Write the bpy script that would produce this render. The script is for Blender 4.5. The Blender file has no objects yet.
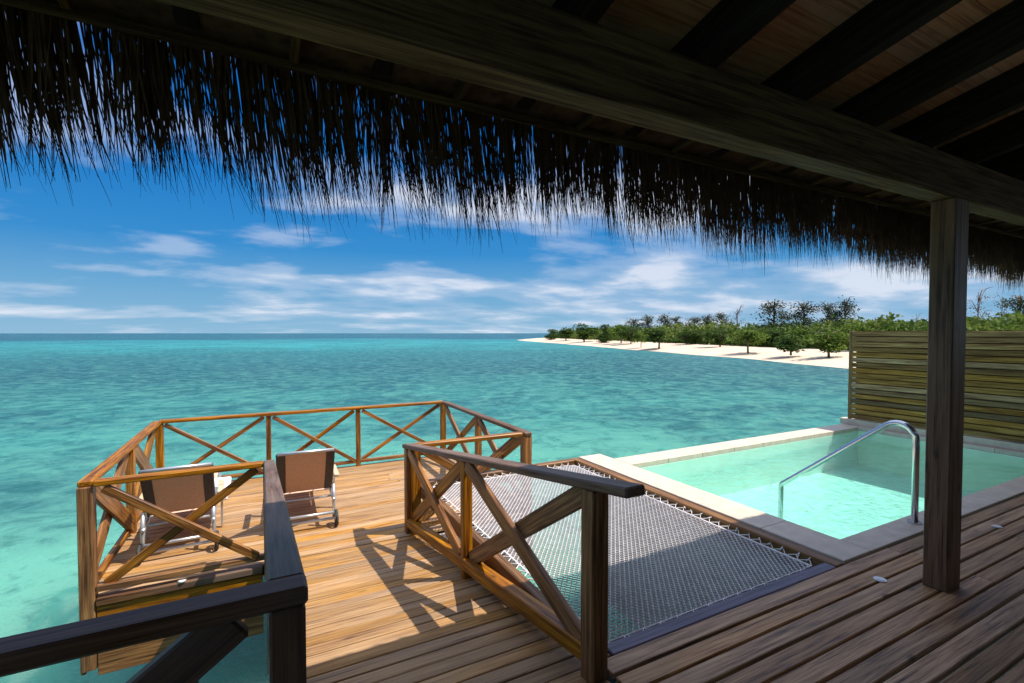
import bpy, bmesh, math, random
from mathutils import Vector, Matrix, noise
random.seed(7)
R = math.radians
sc = bpy.context.scene
C = sc.collection

# ---------------------------------------------------------------- camera, world, sun, exposure
YAW = 27.5; PITCH = 1.5; F = 480.0
cd = bpy.data.cameras.new('camera'); cam = bpy.data.objects.new('camera', cd); C.objects.link(cam)
cd.sensor_width = 36; cd.lens = 36*F/1024; cd.shift_y = 0.004
cd.clip_start = 0.05; cd.clip_end = 30000
cam.rotation_euler = (R(90-PITCH), 0, R(-YAW))
sc.camera = cam
SUNDIR = Vector((0.52, -0.275, 1.0)).normalized()          # towards the sun
sun_el = math.asin(SUNDIR.z); sun_az = math.atan2(SUNDIR.x, SUNDIR.y)
sd = bpy.data.lights.new('sun', 'SUN'); sun = bpy.data.objects.new('sun', sd); C.objects.link(sun)
sd.energy = 3.2; sd.angle = R(0.5); sd.color = (1.0, 0.93, 0.82)
sun.rotation_euler = (-SUNDIR).to_track_quat('-Z', 'Y').to_euler(); sun.location = (0, 0, 30)
vs = sc.view_settings
vs.view_transform = 'Standard'; vs.look = 'None'; vs.gamma = 1; vs.exposure = 1.1; vs.use_curve_mapping = False
w = bpy.data.worlds.new('World'); sc.world = w; w.use_nodes = True
nt = w.node_tree; nt.nodes.clear()
def N(nt, t, **k):
    n = nt.nodes.new(t)
    for a, b in k.items(): setattr(n, a, b)
    return n
def math_n(nt, op, a, b=None, clamp=False):
    n = nt.nodes.new('ShaderNodeMath'); n.operation = op; n.use_clamp = clamp
    for i, v in enumerate((a, b)):
        if v is None: continue
        if isinstance(v, (int, float)): n.inputs[i].default_value = v
        else: nt.links.new(v, n.inputs[i])
    return n.outputs[0]
def ramp(nt, fac, stops, interp='LINEAR'):
    n = nt.nodes.new('ShaderNodeValToRGB'); n.color_ramp.interpolation = interp
    el = n.color_ramp.elements
    while len(el) < len(stops): el.new(0.5)
    for e, (p, c) in zip(el, stops):
        e.position = p; e.color = (c, c, c, 1) if isinstance(c, (int, float)) else (*c, 1)
    nt.links.new(fac, n.inputs[0]); return n.outputs[0]
def mix(nt, fac, a, b, mode='MIX'):
    n = nt.nodes.new('ShaderNodeMix'); n.data_type = 'RGBA'; n.blend_type = mode
    for s, v in ((n.inputs[0], fac), (n.inputs[6], a), (n.inputs[7], b)):
        if isinstance(v, (int, float)): s.default_value = v
        elif isinstance(v, tuple): s.default_value = (*v, 1)
        else: nt.links.new(v, s)
    return n.outputs[2]
def noise_n(nt, vec, scale, detail=4, rough=0.5, dist=0.0):
    n = nt.nodes.new('ShaderNodeTexNoise'); n.inputs['Scale'].default_value = scale
    n.inputs['Detail'].default_value = detail; n.inputs['Roughness'].default_value = rough
    n.inputs['Distortion'].default_value = dist
    if vec is not None: nt.links.new(vec, n.inputs['Vector'])
    return n.outputs[0]
def mapping(nt, vec, scale=(1,1,1), loc=(0,0,0), rot=(0,0,0)):
    n = nt.nodes.new('ShaderNodeMapping'); n.inputs['Scale'].default_value = scale
    n.inputs['Location'].default_value = loc; n.inputs['Rotation'].default_value = rot
    nt.links.new(vec, n.inputs['Vector']); return n.outputs[0]

sky = N(nt, 'ShaderNodeTexSky', sky_type='NISHITA'); sky.sun_disc = False
sky.sun_elevation = sun_el; sky.sun_rotation = sun_az
sky.air_density = 1.0; sky.dust_density = 0.3; sky.ozone_density = 3.5
hs = N(nt, 'ShaderNodeHueSaturation'); hs.inputs['Saturation'].default_value = 0.55
hs.inputs['Value'].default_value = 2.0
nt.links.new(sky.outputs[0], hs.inputs['Color'])
tc = N(nt, 'ShaderNodeTexCoord'); sp = N(nt, 'ShaderNodeSeparateXYZ'); nt.links.new(tc.outputs['Generated'], sp.inputs[0])
zz = math_n(nt, 'ADD', math_n(nt, 'MAXIMUM', sp.outputs[2], 0.0), 0.15)
cb = N(nt, 'ShaderNodeCombineXYZ')
nt.links.new(math_n(nt, 'DIVIDE', sp.outputs[0], zz), cb.inputs[0]); nt.links.new(math_n(nt, 'DIVIDE', sp.outputs[1], zz), cb.inputs[1])
cm = mapping(nt, cb.outputs[0], (0.62, 0.80, 1), (3.1, 1.7, 0), (0, 0, R(28)))
c1 = noise_n(nt, cm, 1.6, 10, 0.53, 0.1)
cm2 = mapping(nt, cb.outputs[0], (0.25, 0.42, 1), (9.3, 4.1, 0), (0, 0, R(20)))
c2 = noise_n(nt, cm2, 0.75, 3, 0.5)
cl = math_n(nt, 'ADD', math_n(nt, 'MULTIPLY', c1, 0.62), math_n(nt, 'MULTIPLY', c2, 0.38))
dx = math_n(nt, 'MULTIPLY', sp.outputs[0], 0.05)            # a little cloudier to the right
cl = math_n(nt, 'ADD', cl, dx)
# a bank of thin cloud low over the sea
bank = ramp(nt, sp.outputs[2], [(0.0, 0.01), (0.05, 0.045), (0.10, 0.05), (0.14, -0.01), (0.19, -0.005), (0.24, 0.055), (0.36, 0.045), (0.5, 0.03)])
cl = math_n(nt, 'ADD', cl, bank)
cfac = ramp(nt, cl, [(0.485, 0.0), (0.56, 0.33), (0.66, 0.78)], 'EASE')
cshade = ramp(nt, c1, [(0.45, (2.5, 3.2, 4.3)), (0.62, (4.4, 4.6, 5.1))])
low = ramp(nt, sp.outputs[2], [(0.0, (1.5, 2.7, 3.7)), (0.08, (0.85, 2.15, 3.55)), (0.16, (0.22, 1.45, 3.35)), (0.30, (0.05, 0.98, 3.05)), (0.5, (0.02, 0.65, 2.6))])
up = ramp(nt, sp.outputs[2], [(0.42, 1.0), (0.65, 0.0)])
skyc = mix(nt, up, hs.outputs[0], low)
skyc = mix(nt, cfac, skyc, cshade)
bg = N(nt, 'ShaderNodeBackground'); bg.inputs[1].default_value = 0.088
nt.links.new(skyc, bg.inputs[0]); out = N(nt, 'ShaderNodeOutputWorld'); nt.links.new(bg.outputs[0], out.inputs[0])

# ---------------------------------------------------------------- picture point -> place (only used to measure)
_M = cam.rotation_euler.to_matrix()
def P(u, v, z):
    d = _M @ Vector(((u-512)/F, (341.5-v)/F + cd.shift_y*1024/F, -1.0))
    return d*(z/d.z)

# ---------------------------------------------------------------- materials
def new_mat(name):
    m = bpy.data.materials.new(name); m.use_nodes = True
    n = m.node_tree; b = n.nodes['Principled BSDF']; return m, n, b
def wood(name, dark, mid, light, rough=0.55, spec=0.3, grey=0.0, greyc=(0.25,0.22,0.2), scale=1.0, bump=0.35, knot=0.5, var=0.5):
    m, n, b = new_mat(name)
    tc = N(n, 'ShaderNodeTexCoord'); oi = N(n, 'ShaderNodeObjectInfo')
    at = N(n, 'ShaderNodeAttribute', attribute_name='rnd')
    r = math_n(n, 'FRACT', math_n(n, 'ADD', at.outputs['Fac'], oi.outputs['Random']))
    cbx = N(n, 'ShaderNodeCombineXYZ'); n.links.new(math_n(n, 'MULTIPLY', r, 37.0), cbx.inputs[0]); n.links.new(math_n(n, 'MULTIPLY', r, 11.0), cbx.inputs[2])
    va = N(n, 'ShaderNodeVectorMath', operation='ADD'); n.links.new(tc.outputs['Object'], va.inputs[0]); n.links.new(cbx.outputs[0], va.inputs[1])
    v = va.outputs[0]
    g = noise_n(n, mapping(n, v, (1.1*scale, 26*scale, 26*scale)), 1.6, 7, 0.64, 0.35)
    g2 = noise_n(n, mapping(n, v, (2.2*scale, 120*scale, 120*scale)), 1.5, 4, 0.65)
    big = noise_n(n, mapping(n, v, (1.1, 3, 3)), 1.3, 3, 0.5)
    gg = math_n(n, 'ADD', math_n(n, 'MULTIPLY', g, 0.62), math_n(n, 'MULTIPLY', g2, 0.38))
    col = ramp(n, gg, [(0.38, dark), (0.49, mid), (0.62, light)])
    # knots
    vo = N(n, 'ShaderNodeTexVoronoi'); vo.inputs['Scale'].default_value = 1.0
    n.links.new(mapping(n, v, (2.6, 7, 7)), vo.inputs['Vector'])
    kn = ramp(n, vo.outputs['Distance'], [(0.05, 1.0), (0.13, 0.0)])
    kn = math_n(n, 'MULTIPLY', kn, knot)
    col = mix(n, kn, col, tuple(c*0.35 for c in dark))
    # board to board variation
    hv = N(n, 'ShaderNodeHueSaturation'); n.links.new(col, hv.inputs['Color'])
    n.links.new(math_n(n, 'ADD', math_n(n, 'MULTIPLY', math_n(n, 'FRACT', math_n(n, 'MULTIPLY', r, 7.31)), var), 1-var/2), hv.inputs['Value'])
    n.links.new(math_n(n, 'ADD', math_n(n, 'MULTIPLY', math_n(n, 'FRACT', math_n(n, 'MULTIPLY', r, 3.77)), 0.25), 0.85), hv.inputs['Saturation'])
    col = hv.outputs[0]
    if grey > 0:
        gf = math_n(n, 'MULTIPLY', ramp(n, big, [(0.4, 0.0), (0.62, 1.0)]), grey)
        col = mix(n, gf, col, greyc)
    n.links.new(col, b.inputs['Base Color'])
    n.links.new(math_n(n, 'ADD', math_n(n, 'MULTIPLY', big, 0.35), rough-0.17), b.inputs['Roughness'])
    b.inputs['Specular IOR Level'].default_value = spec
    bp = N(n, 'ShaderNodeBump'); bp.inputs['Strength'].default_value = bump; bp.inputs['Distance'].default_value = 0.004
    n.links.new(gg, bp.inputs['Height']); n.links.new(bp.outputs[0], b.inputs['Normal'])
    return m
M = {}
M['deck_sun'] = wood('sunny_decking', (0.10,0.038,0.010), (0.34,0.17,0.050), (0.50,0.29,0.105), grey=0.3, greyc=(0.33,0.25,0.18), var=0.4)
M['deck'] = wood('weathered_decking', (0.08,0.03,0.011), (0.40,0.20,0.085), (0.64,0.38,0.18), grey=0.3, greyc=(0.33,0.24,0.16), rough=0.5, var=0.6, knot=.8, bump=.5)
M['rail'] = wood('orange_timber', (0.035,0.010,0.002), (0.21,0.074,0.009), (0.44,0.20,0.032), rough=0.45, knot=0.8, var=0.45)
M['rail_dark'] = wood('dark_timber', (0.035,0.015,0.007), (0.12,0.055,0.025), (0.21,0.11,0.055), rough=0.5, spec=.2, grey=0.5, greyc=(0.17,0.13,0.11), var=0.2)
M['post'] = wood('pavilion_timber', (0.045,0.02,0.010), (0.17,0.088,0.045), (0.26,0.15,0.08), rough=0.5, var=0.2, knot=.8, bump=.5)
M['beam'] = wood('beam_timber', (0.03,0.012,0.004), (0.095,0.048,0.013), (0.19,0.11,0.03), rough=0.7, spec=0.1, var=0.15)
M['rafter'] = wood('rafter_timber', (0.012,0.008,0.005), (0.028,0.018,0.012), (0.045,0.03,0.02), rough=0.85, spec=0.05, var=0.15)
M['ceiling'] = wood('ceiling_board', (0.42,0.15,0.07), (0.66,0.29,0.14), (0.74,0.38,0.20), rough=0.9, spec=0.05, var=0.15)
M['slat'] = wood('green_stained_slat', (0.08,0.032,0.010), (0.23,0.12,0.036), (0.38,0.235,0.08), rough=0.65, knot=0.35, var=0.8, spec=0.2)
M['arm'] = wood('armrest_wood', (0.35,0.25,0.14), (0.52,0.40,0.25), (0.6,0.48,0.32), var=0.1)
M['frame_wood'] = wood('net_frame_timber', (0.06,0.028,0.012), (0.17,0.085,0.035), (0.27,0.15,0.07), rough=0.5, var=0.2)
M['frame_blue'] = wood('sky_tinted_edge_timber', (0.05,0.035,0.055), (0.11,0.085,0.13), (0.18,0.14,0.2), rough=0.4, var=0.2)  # purple base colour stands in for sky reflected on the timber

def simple(name, col, rough=0.5, metal=0.0, spec=0.5, nscale=0, namp=0.2, bump=0.0):
    m, n, b = new_mat(name)
    b.inputs['Base Color'].default_value = (*col, 1); b.inputs['Roughness'].default_value = rough
    b.inputs['Metallic'].default_value = metal; b.inputs['Specular IOR Level'].default_value = spec
    if nscale:
        tc = N(n, 'ShaderNodeTexCoord'); f = noise_n(n, tc.outputs['Object'], nscale, 6, 0.6)
        c = ramp(n, f, [(0.3, tuple(x*(1-namp) for x in col)), (0.7, tuple(min(1, x*(1+namp)) for x in col))])
        n.links.new(c, b.inputs['Base Color'])
        if bump:
            bp = N(n, 'ShaderNodeBump'); bp.inputs['Strength'].default_value = bump; bp.inputs['Distance'].default_value = 0.01
            n.links.new(f, bp.inputs['Height']); n.links.new(bp.outputs[0], b.inputs['Normal'])
    return m
M['steel'] = simple('brushed_steel', (0.62,0.62,0.62), 0.22, 1.0, nscale=30, namp=0.08)
M['alu'] = simple('aluminium_tube', (0.55,0.56,0.58), 0.35, 0.7, nscale=20, namp=0.08)
M['frame_dark'] = simple('bronze_frame', (0.10,0.09,0.085), 0.4, 0.5, nscale=20)
M['rubber'] = simple('dark_rubber', (0.03,0.03,0.03), 0.7, nscale=20)
M['sling'] = simple('brown_sling_fabric', (0.68,0.42,0.30), 0.8, spec=0.1, nscale=60, namp=0.12, bump=0.3)
M['band'] = simple('dark_hem_fabric', (0.10,0.085,0.08), 0.8, spec=0.1, nscale=40)
M['towel'] = simple('white_towel', (0.78,0.78,0.76), 0.95, spec=0.05, nscale=50, namp=0.08, bump=0.5)
M['rope'] = simple('white_rope', (0.72,0.68,0.69), 0.8, spec=0.1, nscale=12, namp=0.15)
M['coping'] = simple('pale_stone', (0.55,0.46,0.37), 0.55, spec=0.3, nscale=9, namp=0.14, bump=0.15)
M['wall'] = simple('concrete', (0.33,0.29,0.29), 0.85, nscale=5, namp=0.2, bump=0.3)
M['pile'] = simple('dark_pile_timber', (0.03,0.035,0.035), 0.6, nscale=5, namp=0.4, bump=0.4)
M['thatch'] = simple('palm_thatch', (0.12,0.065,0.035), 0.9, spec=0.04, nscale=14, namp=0.5)
M['light_ring'] = simple('light_rim_steel', (0.7,0.7,0.7), 0.3, 0.9)
M['light_glass'] = simple('frosted_lens', (0.85,0.83,0.78), 0.3)
M['trunk'] = simple('bark', (0.14,0.10,0.075), 0.9, nscale=4, namp=0.3)
M['roof_far'] = simple('old_thatch_roof', (0.20,0.13,0.09), 0.9, nscale=2, namp=0.3)
M['wall_far'] = simple('pale_plaster', (0.5,0.45,0.38), 0.9, nscale=2, namp=0.1)

def foliage(name, a, b_, c):
    m, n, b = new_mat(name)
    at = N(n, 'ShaderNodeAttribute', attribute_name='rnd')
    col = ramp(n, at.outputs['Fac'], [(0.0, a), (0.5, b_), (1.0, c)])
    n.links.new(col, b.inputs['Base Color']); b.inputs['Roughness'].default_value = 0.7
    b.inputs['Specular IOR Level'].default_value = 0.15
    tr = N(n, 'ShaderNodeBsdfTranslucent'); n.links.new(col, tr.inputs[0])
    mx = N(n, 'ShaderNodeMixShader'); mx.inputs[0].default_value = 0.3
    o = n.nodes['Material Output']
    n.links.new(b.outputs[0], mx.inputs[1]); n.links.new(tr.outputs[0], mx.inputs[2]); n.links.new(mx.outputs[0], o.inputs[0])
    return m
M['leaf'] = foliage('broad_leaves', (0.018,0.042,0.009), (0.042,0.085,0.015), (0.085,0.14,0.024))
M['leaf_bright'] = foliage('bright_leaves', (0.045,0.09,0.012), (0.10,0.16,0.02), (0.16,0.22,0.04))
M['needle'] = foliage('grey_green_needles', (0.028,0.045,0.025), (0.05,0.07,0.04), (0.085,0.10,0.06))
M['scrub'] = foliage('scrub_leaves', (0.04,0.072,0.012), (0.09,0.145,0.024), (0.17,0.21,0.045))
M['dry'] = foliage('dry_branches', (0.09,0.065,0.05), (0.12,0.09,0.07), (0.09,0.09,0.05))

def sea_mat():
    m, n, b = new_mat('sea_water')
    g = N(n, 'ShaderNodeNewGeometry'); pos = g.outputs['Position']
    ln = N(n, 'ShaderNodeVectorMath', operation='LENGTH'); n.links.new(pos, ln.inputs[0]); dist = ln.outputs['Value']
    # depth of the bottom: shallow sand by the deck, darker reef beyond, pale flats, then the blue drop-off
    dl = math_n(n, 'LOGARITHM', math_n(n, 'MAXIMUM', dist, 1.0), 10.0)
    wob = noise_n(n, mapping(n, pos, (0.012, 0.012, 0.012)), 1.0, 4, 0.5)
    dl = math_n(n, 'ADD', dl, math_n(n, 'MULTIPLY', math_n(n, 'SUBTRACT', wob, 0.5), 0.55))
    dn = math_n(n, 'DIVIDE', dl, 4.0)
    base = ramp(n, dn, [(0.15, (0.22,0.55,0.41)), (0.25, (0.14,0.44,0.34)), (0.32, (0.045,0.235,0.23)), (0.42, (0.012,0.09,0.135)),
                        (0.49, (0.014,0.13,0.18)), (0.55, (0.03,0.27,0.31)), (0.60, (0.018,0.19,0.26)), (0.635, (0.005,0.045,0.13)), (0.76, (0.004,0.04,0.12))])
    p1 = noise_n(n, mapping(n, pos, (0.10, 0.13, 0.1), rot=(0,0,R(-15))), 1.0, 9, 0.66, 0.4)
    p2 = noise_n(n, mapping(n, pos, (1.0, 1.1, 1.1), rot=(0,0,R(40))), 1.0, 10, 0.74, 0.5)
    reef = ramp(n, p1, [(0.46, 0.0), (0.58, 1.0)])
    base = mix(n, math_n(n, 'MULTIPLY', reef, 0.55), base, (0.008,0.07,0.12))
    base = mix(n, math_n(n, 'MULTIPLY', ramp(n, p2, [(0.45, 0.0), (0.64, 1.0)]), 0.5), base, (0.14,0.42,0.32))
    base = mix(n, math_n(n, 'MULTIPLY', ramp(n, p2, [(0.34, 1.0), (0.49, 0.0)]), 0.6), base, (0.008,0.095,0.105))
    df = N(n, 'ShaderNodeSubsurfaceScattering', falloff='BURLEY'); n.links.new(base, df.inputs[0])
    df.inputs['Scale'].default_value = 1.0; df.inputs['Radius'].default_value = (0.8, 2.2, 2.0)
    gl = N(n, 'ShaderNodeBsdfGlossy'); gl.inputs['Roughness'].default_value = 0.13
    fr = N(n, 'ShaderNodeFresnel'); fr.inputs[0].default_value = 1.33
    mx = N(n, 'ShaderNodeMixShader'); n.links.new(math_n(n, 'MINIMUM', fr.outputs[0], 0.26), mx.inputs[0])
    n.links.new(df.outputs[0], mx.inputs[1]); n.links.new(gl.outputs[0], mx.inputs[2])
    n.links.new(mx.outputs[0], n.nodes['Material Output'].inputs[0]); n.nodes.remove(b)
    w1 = noise_n(n, mapping(n, pos, (1.9, 3.0, 1), rot=(0,0,R(-20))), 1.0, 8, 0.70, 0.3)
    w2 = noise_n(n, mapping(n, pos, (5, 8.0, 1), rot=(0,0,R(15))), 1.0, 4, 0.6, 0.3)
    h = math_n(n, 'ADD', math_n(n, 'MULTIPLY', w1, 1.0), math_n(n, 'MULTIPLY', w2, 0.45))
    bp = N(n, 'ShaderNodeBump'); bp.inputs['Strength'].default_value = 1.0; bp.inputs['Distance'].default_value = 0.40
    n.links.new(h, bp.inputs['Height'])
    for q in (df, gl, fr): n.links.new(bp.outputs[0], q.inputs['Normal'])
    return m
M['sea'] = sea_mat()
def sand_mat():
    m, n, b = new_mat('beach_sand')
    g = N(n, 'ShaderNodeNewGeometry'); pos = g.outputs['Position']
    sx = N(n, 'ShaderNodeSeparateXYZ'); n.links.new(pos, sx.inputs[0])
    f = noise_n(n, pos, 0.35, 6, 0.6)
    c = ramp(n, f, [(0.3, (0.52,0.40,0.29)), (0.7, (0.62,0.50,0.38))])
    wet = ramp(n, math_n(n, 'ADD', math_n(n, 'MULTIPLY', f, 0.3), sx.outputs[2]), [(0.0, 1.0)]) if False else None
    n.links.new(c, b.inputs['Base Color']); b.inputs['Roughness'].default_value = 0.9
    return m
M['sand'] = sand_mat()
def pool_water():
    m, n, b = new_mat('pool_water'); n.nodes.remove(b)
    o = n.nodes['Material Output']
    tr = N(n, 'ShaderNodeBsdfTransparent'); tr.inputs[0].default_value = (0.50, 0.855, 0.83, 1)
    gl = N(n, 'ShaderNodeBsdfGlossy'); gl.inputs['Roughness'].default_value = 0.03
    fr = N(n, 'ShaderNodeFresnel'); fr.inputs[0].default_value = 1.33
    g = N(n, 'ShaderNodeNewGeometry')
    w1 = noise_n(n, mapping(n, g.outputs['Position'], (5, 7, 1)), 1.0, 6, 0.62, 0.8)
    bp = N(n, 'ShaderNodeBump'); bp.inputs['Strength'].default_value = 0.8; bp.inputs['Distance'].default_value = 0.05
    n.links.new(w1, bp.inputs['Height']); n.links.new(bp.outputs[0], gl.inputs['Normal']); n.links.new(bp.outputs[0], fr.inputs['Normal'])
    mx = N(n, 'ShaderNodeMixShader'); n.links.new(math_n(n, 'MULTIPLY', fr.outputs[0], 1.0), mx.inputs[0]); n.links.new(tr.outputs[0], mx.inputs[1]); n.links.new(gl.outputs[0], mx.inputs[2])
    n.links.new(mx.outputs[0], o.inputs[0]); return m
M['pool_water'] = pool_water()
def basin_mat():
    m, n, b = new_mat('pool_plaster')
    g = N(n, 'ShaderNodeNewGeometry')
    f = noise_n(n, mapping(n, g.outputs['Position'], (2.2, 2.2, 2.2)), 1.0, 5, 0.6, 1.0)
    c = ramp(n, f, [(0.3, (0.76,0.78,0.68)), (0.55, (0.86,0.86,0.77)), (0.7, (0.90,0.90,0.82))])
    n.links.new(c, b.inputs['Base Color']); b.inputs['Roughness'].default_value = 0.7; return m
M['basin'] = basin_mat()

# ---------------------------------------------------------------- mesh helpers
class MB:
    def __init__(s): s.v = []; s.f = []; s.r = []; s.sm = []
    def add(s, vs, fs, rnd=None, smooth=False):
        o = len(s.v); s.v += [tuple(p) for p in vs]; rnd = random.random() if rnd is None else rnd
        for f in fs: s.f.append(tuple(i+o for i in f)); s.r.append(rnd); s.sm.append(smooth)
    def box(s, c, size, rot=None, bev=0.0, rnd=None):
        hx, hy, hz = (a/2 for a in size); b = min(bev, hx*.4, hy*.4, hz*.4)
        if b <= 0:
            vs = [Vector((x, y, z)) for x in (-hx, hx) for y in (-hy, hy) for z in (-hz, hz)]
            fs = [(0,1,3,2), (4,6,7,5), (0,4,5,1), (2,3,7,6), (0,2,6,4), (1,5,7,3)]
        else:   # bevelled box: 24 vertices
            vs = []; idx = {}
            for sx in (-1,1):
                for sy in (-1,1):
                    for sz in (-1,1):
                        for ax in range(3):
                            p = [sx*(hx-b), sy*(hy-b), sz*(hz-b)]
                            p[ax] = (sx*hx, sy*hy, sz*hz)[ax]
                            idx[(sx,sy,sz,ax)] = len(vs); vs.append(Vector(p))
            fs = []
            def face(keys):
                ids = [idx[k] for k in keys]
                n = (vs[ids[1]]-vs[ids[0]]).cross(vs[ids[2]]-vs[ids[0]]); cc = sum((vs[i] for i in ids), Vector())/len(ids)
                fs.append(tuple(ids) if n.dot(cc) > 0 else tuple(reversed(ids)))
            for ax in range(3):
                o = [a for a in range(3) if a != ax]
                for sg in (-1,1):
                    ks = []
                    for p, q in ((-1,-1),(1,-1),(1,1),(-1,1)):
                        t = [0,0,0]; t[ax] = sg; t[o[0]] = p; t[o[1]] = q; ks.append((*t, ax))
                    face(ks)
                for p in (-1,1):
                    for q in (-1,1):
                        a = [0,0,0]; c_ = [0,0,0]
                        a[ax] = -1; c_[ax] = 1; a[o[0]] = c_[o[0]] = p; a[o[1]] = c_[o[1]] = q
                        face([(*a, o[0]), (*c_, o[0]), (*c_, o[1]), (*a, o[1])])
            for sx in (-1,1):
                for sy in (-1,1):
                    for sz in (-1,1): face([(sx,sy,sz,0), (sx,sy,sz,1), (sx,sy,sz,2)])
        c = Vector(c)
        s.add([(rot @ p if rot else p)+c for p in vs], fs, rnd)
    def tube(s, pts, r, n=6, caps=True, rnd=None, smooth=True):
        pts = [Vector(p) for p in pts]; rr = r if isinstance(r, (list, tuple)) else [r]*len(pts)
        vs = []; up = Vector((0.13, 0.21, 0.97)).normalized()
        for i, p in enumerate(pts):
            d = (pts[min(i+1, len(pts)-1)]-pts[max(i-1, 0)]).normalized()
            if abs(d.dot(up)) > 0.95: up2 = Vector((1, 0.1, 0)).normalized()
            else: up2 = up
            a = d.cross(up2).normalized(); b = d.cross(a)
            for k in range(n):
                t = 2*math.pi*k/n; vs.append(p+(a*math.cos(t)+b*math.sin(t))*rr[i])
        fs = [(i*n+k, i*n+(k+1) % n, (i+1)*n+(k+1) % n, (i+1)*n+k) for i in range(len(pts)-1) for k in range(n)]
        if caps: fs += [tuple(reversed(range(n))), tuple(range((len(pts)-1)*n, len(pts)*n))]
        s.add(vs, fs, rnd, smooth)
    def disc(s, c, r, h, n=20, rnd=None):
        c = Vector(c); vs = [c+Vector((r*math.cos(2*math.pi*k/n), r*math.sin(2*math.pi*k/n), z)) for z in (0, h) for k in range(n)]
        fs = [(k, (k+1) % n, n+(k+1) % n, n+k) for k in range(n)]+[tuple(range(n, 2*n)), tuple(reversed(range(n)))]
        s.add(vs, fs, rnd)
    def build(s, name, m, parent=None, loc=None, mat=None):
        me = bpy.data.meshes.new(name); me.from_pydata(s.v, [], s.f)
        a = me.attributes.new('rnd', 'FLOAT', 'FACE'); a.data.foreach_set('value', s.r)
        me.polygons.foreach_set('use_smooth', s.sm); me.materials.append(m); me.update()
        o = bpy.data.objects.new(name, me); C.objects.link(o)
        if parent is not None: o.parent = parent
        if mat is not None: o.matrix_local = mat
        elif loc is not None: o.location = loc
        return o
def tag(o, label=None, cat=None, group=None, kind=None):
    if label: o['label'] = label
    if cat: o['category'] = cat
    if group: o['group'] = group
    if kind: o['kind'] = kind
    return o
def empty(name, loc, label, cat, group=None):
    o = bpy.data.objects.new(name, None); C.objects.link(o); o.location = loc; o.empty_display_size = 0.2
    return tag(o, label, cat, group)
def rel(root, p): return Vector(p)-root.location
def beam(name, p0, p1, w_, h_, m, parent, up=(0,0,1), bev=0.006, mates=None):
    """one timber with its own length axis; p0, p1 in world space, the parent has no rotation"""
    o = parent.location if parent is not None else Vector()
    p0 = Vector(p0)-o; p1 = Vector(p1)-o; d = p1-p0; L = d.length; x = d.normalized(); u = Vector(up)
    y = u.cross(x).normalized(); z = x.cross(y)
    mt = Matrix((x, y, z)).transposed().to_4x4(); mt.translation = (p0+p1)/2
    b = MB(); b.box((0,0,0), (L, w_, h_), bev=bev); return b.build(name, m, parent, mat=mt)

# ---------------------------------------------------------------- levels
ZU = -1.6            # pavilion deck
ZL = -2.12           # sun deck
ZS = -3.5            # sea
RS = 0.155           # slope of the ramp
def zr(y): return ZL+RS*(4.95-y)

# ---------------------------------------------------------------- sea, island
b = MB()
ring = [0, 15, 60, 300, 1500, 9000]
n = 48
vs_ = [(0,0,ZS)]+[(r_*math.cos(2*math.pi*k/n), r_*math.sin(2*math.pi*k/n), ZS) for r_ in ring[1:] for k in range(n)]
fs_ = [(0, 1+k, 1+(k+1) % n) for k in range(n)]
for j in range(len(ring)-2):
    for k in range(n):
        a0 = 1+j*n; a1 = a0+n; fs_.append((a0+k, a1+k, a1+(k+1) % n, a0+(k+1) % n))
b.add(vs_, fs_, 0); tag(b.build('sea', M['sea']), kind='structure')

shore = [(Vector((42,-160)), Vector((1,0))), (Vector((46,-60)), Vector((1,0))), (Vector((47,0)), Vector((1,-.05)))]
for (u, v), inl in (((850,369),(1,-.1)), ((800,364),(1,-.15)), ((750,359),(1,-.2)), ((700,355),(1,-.2)), ((650,351),(1,-.2)), ((600,347),(1,-.2)), ((560,343.6),(1,-.2)), ((532,341.5),(1,-.25)), ((518,340.3),(1,-.4))):
    p = P(u, v, ZS); shore.append((Vector((p.x, p.y)), Vector(inl)))
e = shore[-1][0]
shore += [(e+Vector((4,9)), Vector((.7,-.7))), (e+Vector((14,14)), Vector((.3,-1))), (e+Vector((60,18)), Vector((0,-1))), (e+Vector((500,20)), Vector((0,-1)))]
# refine the shoreline with a wobble
fine = []
for (a, ia), (c_, ic) in zip(shore, shore[1:]):
    for t in range(6):
        q = a.lerp(c_, t/6); i_ = ia.lerp(ic, t/6).normalized()
        q = q+i_*1.3*noise.noise(Vector((q.x*.08, q.y*.08, 3)))
        fine.append((q, i_))
rows = [(-14, -1.4), (-3, -0.25), (0, 0.0), (1.5, .13), (5, .5), (11, .95), (18, 1.2), (28, 1.5), (60, 1.9), (140, 2.0), (500, 2.0)]
b = MB(); vs_ = []
for q, i_ in fine:
    for k, (d, z) in enumerate(rows):
        if d > 28 and i_.x < .9: d = 28+(d-28)*.02
        x_, y_ = q.x+i_.x*d, q.y+i_.y*d
        zz_ = z+ZS+(0.25*noise.noise(Vector((x_*.12, y_*.12, 0))) if d > 4 else 0)
        vs_.append((x_, y_, zz_))
nr = len(rows)
fs_ = [(i*nr+k, (i+1)*nr+k, (i+1)*nr+k+1, i*nr+k+1) for i in range(len(fine)-1) for k in range(nr-1)]
b.add(vs_, [tuple(reversed(f)) for f in fs_], 0, True); tag(b.build('beach', M['sand']), kind='structure')

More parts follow.
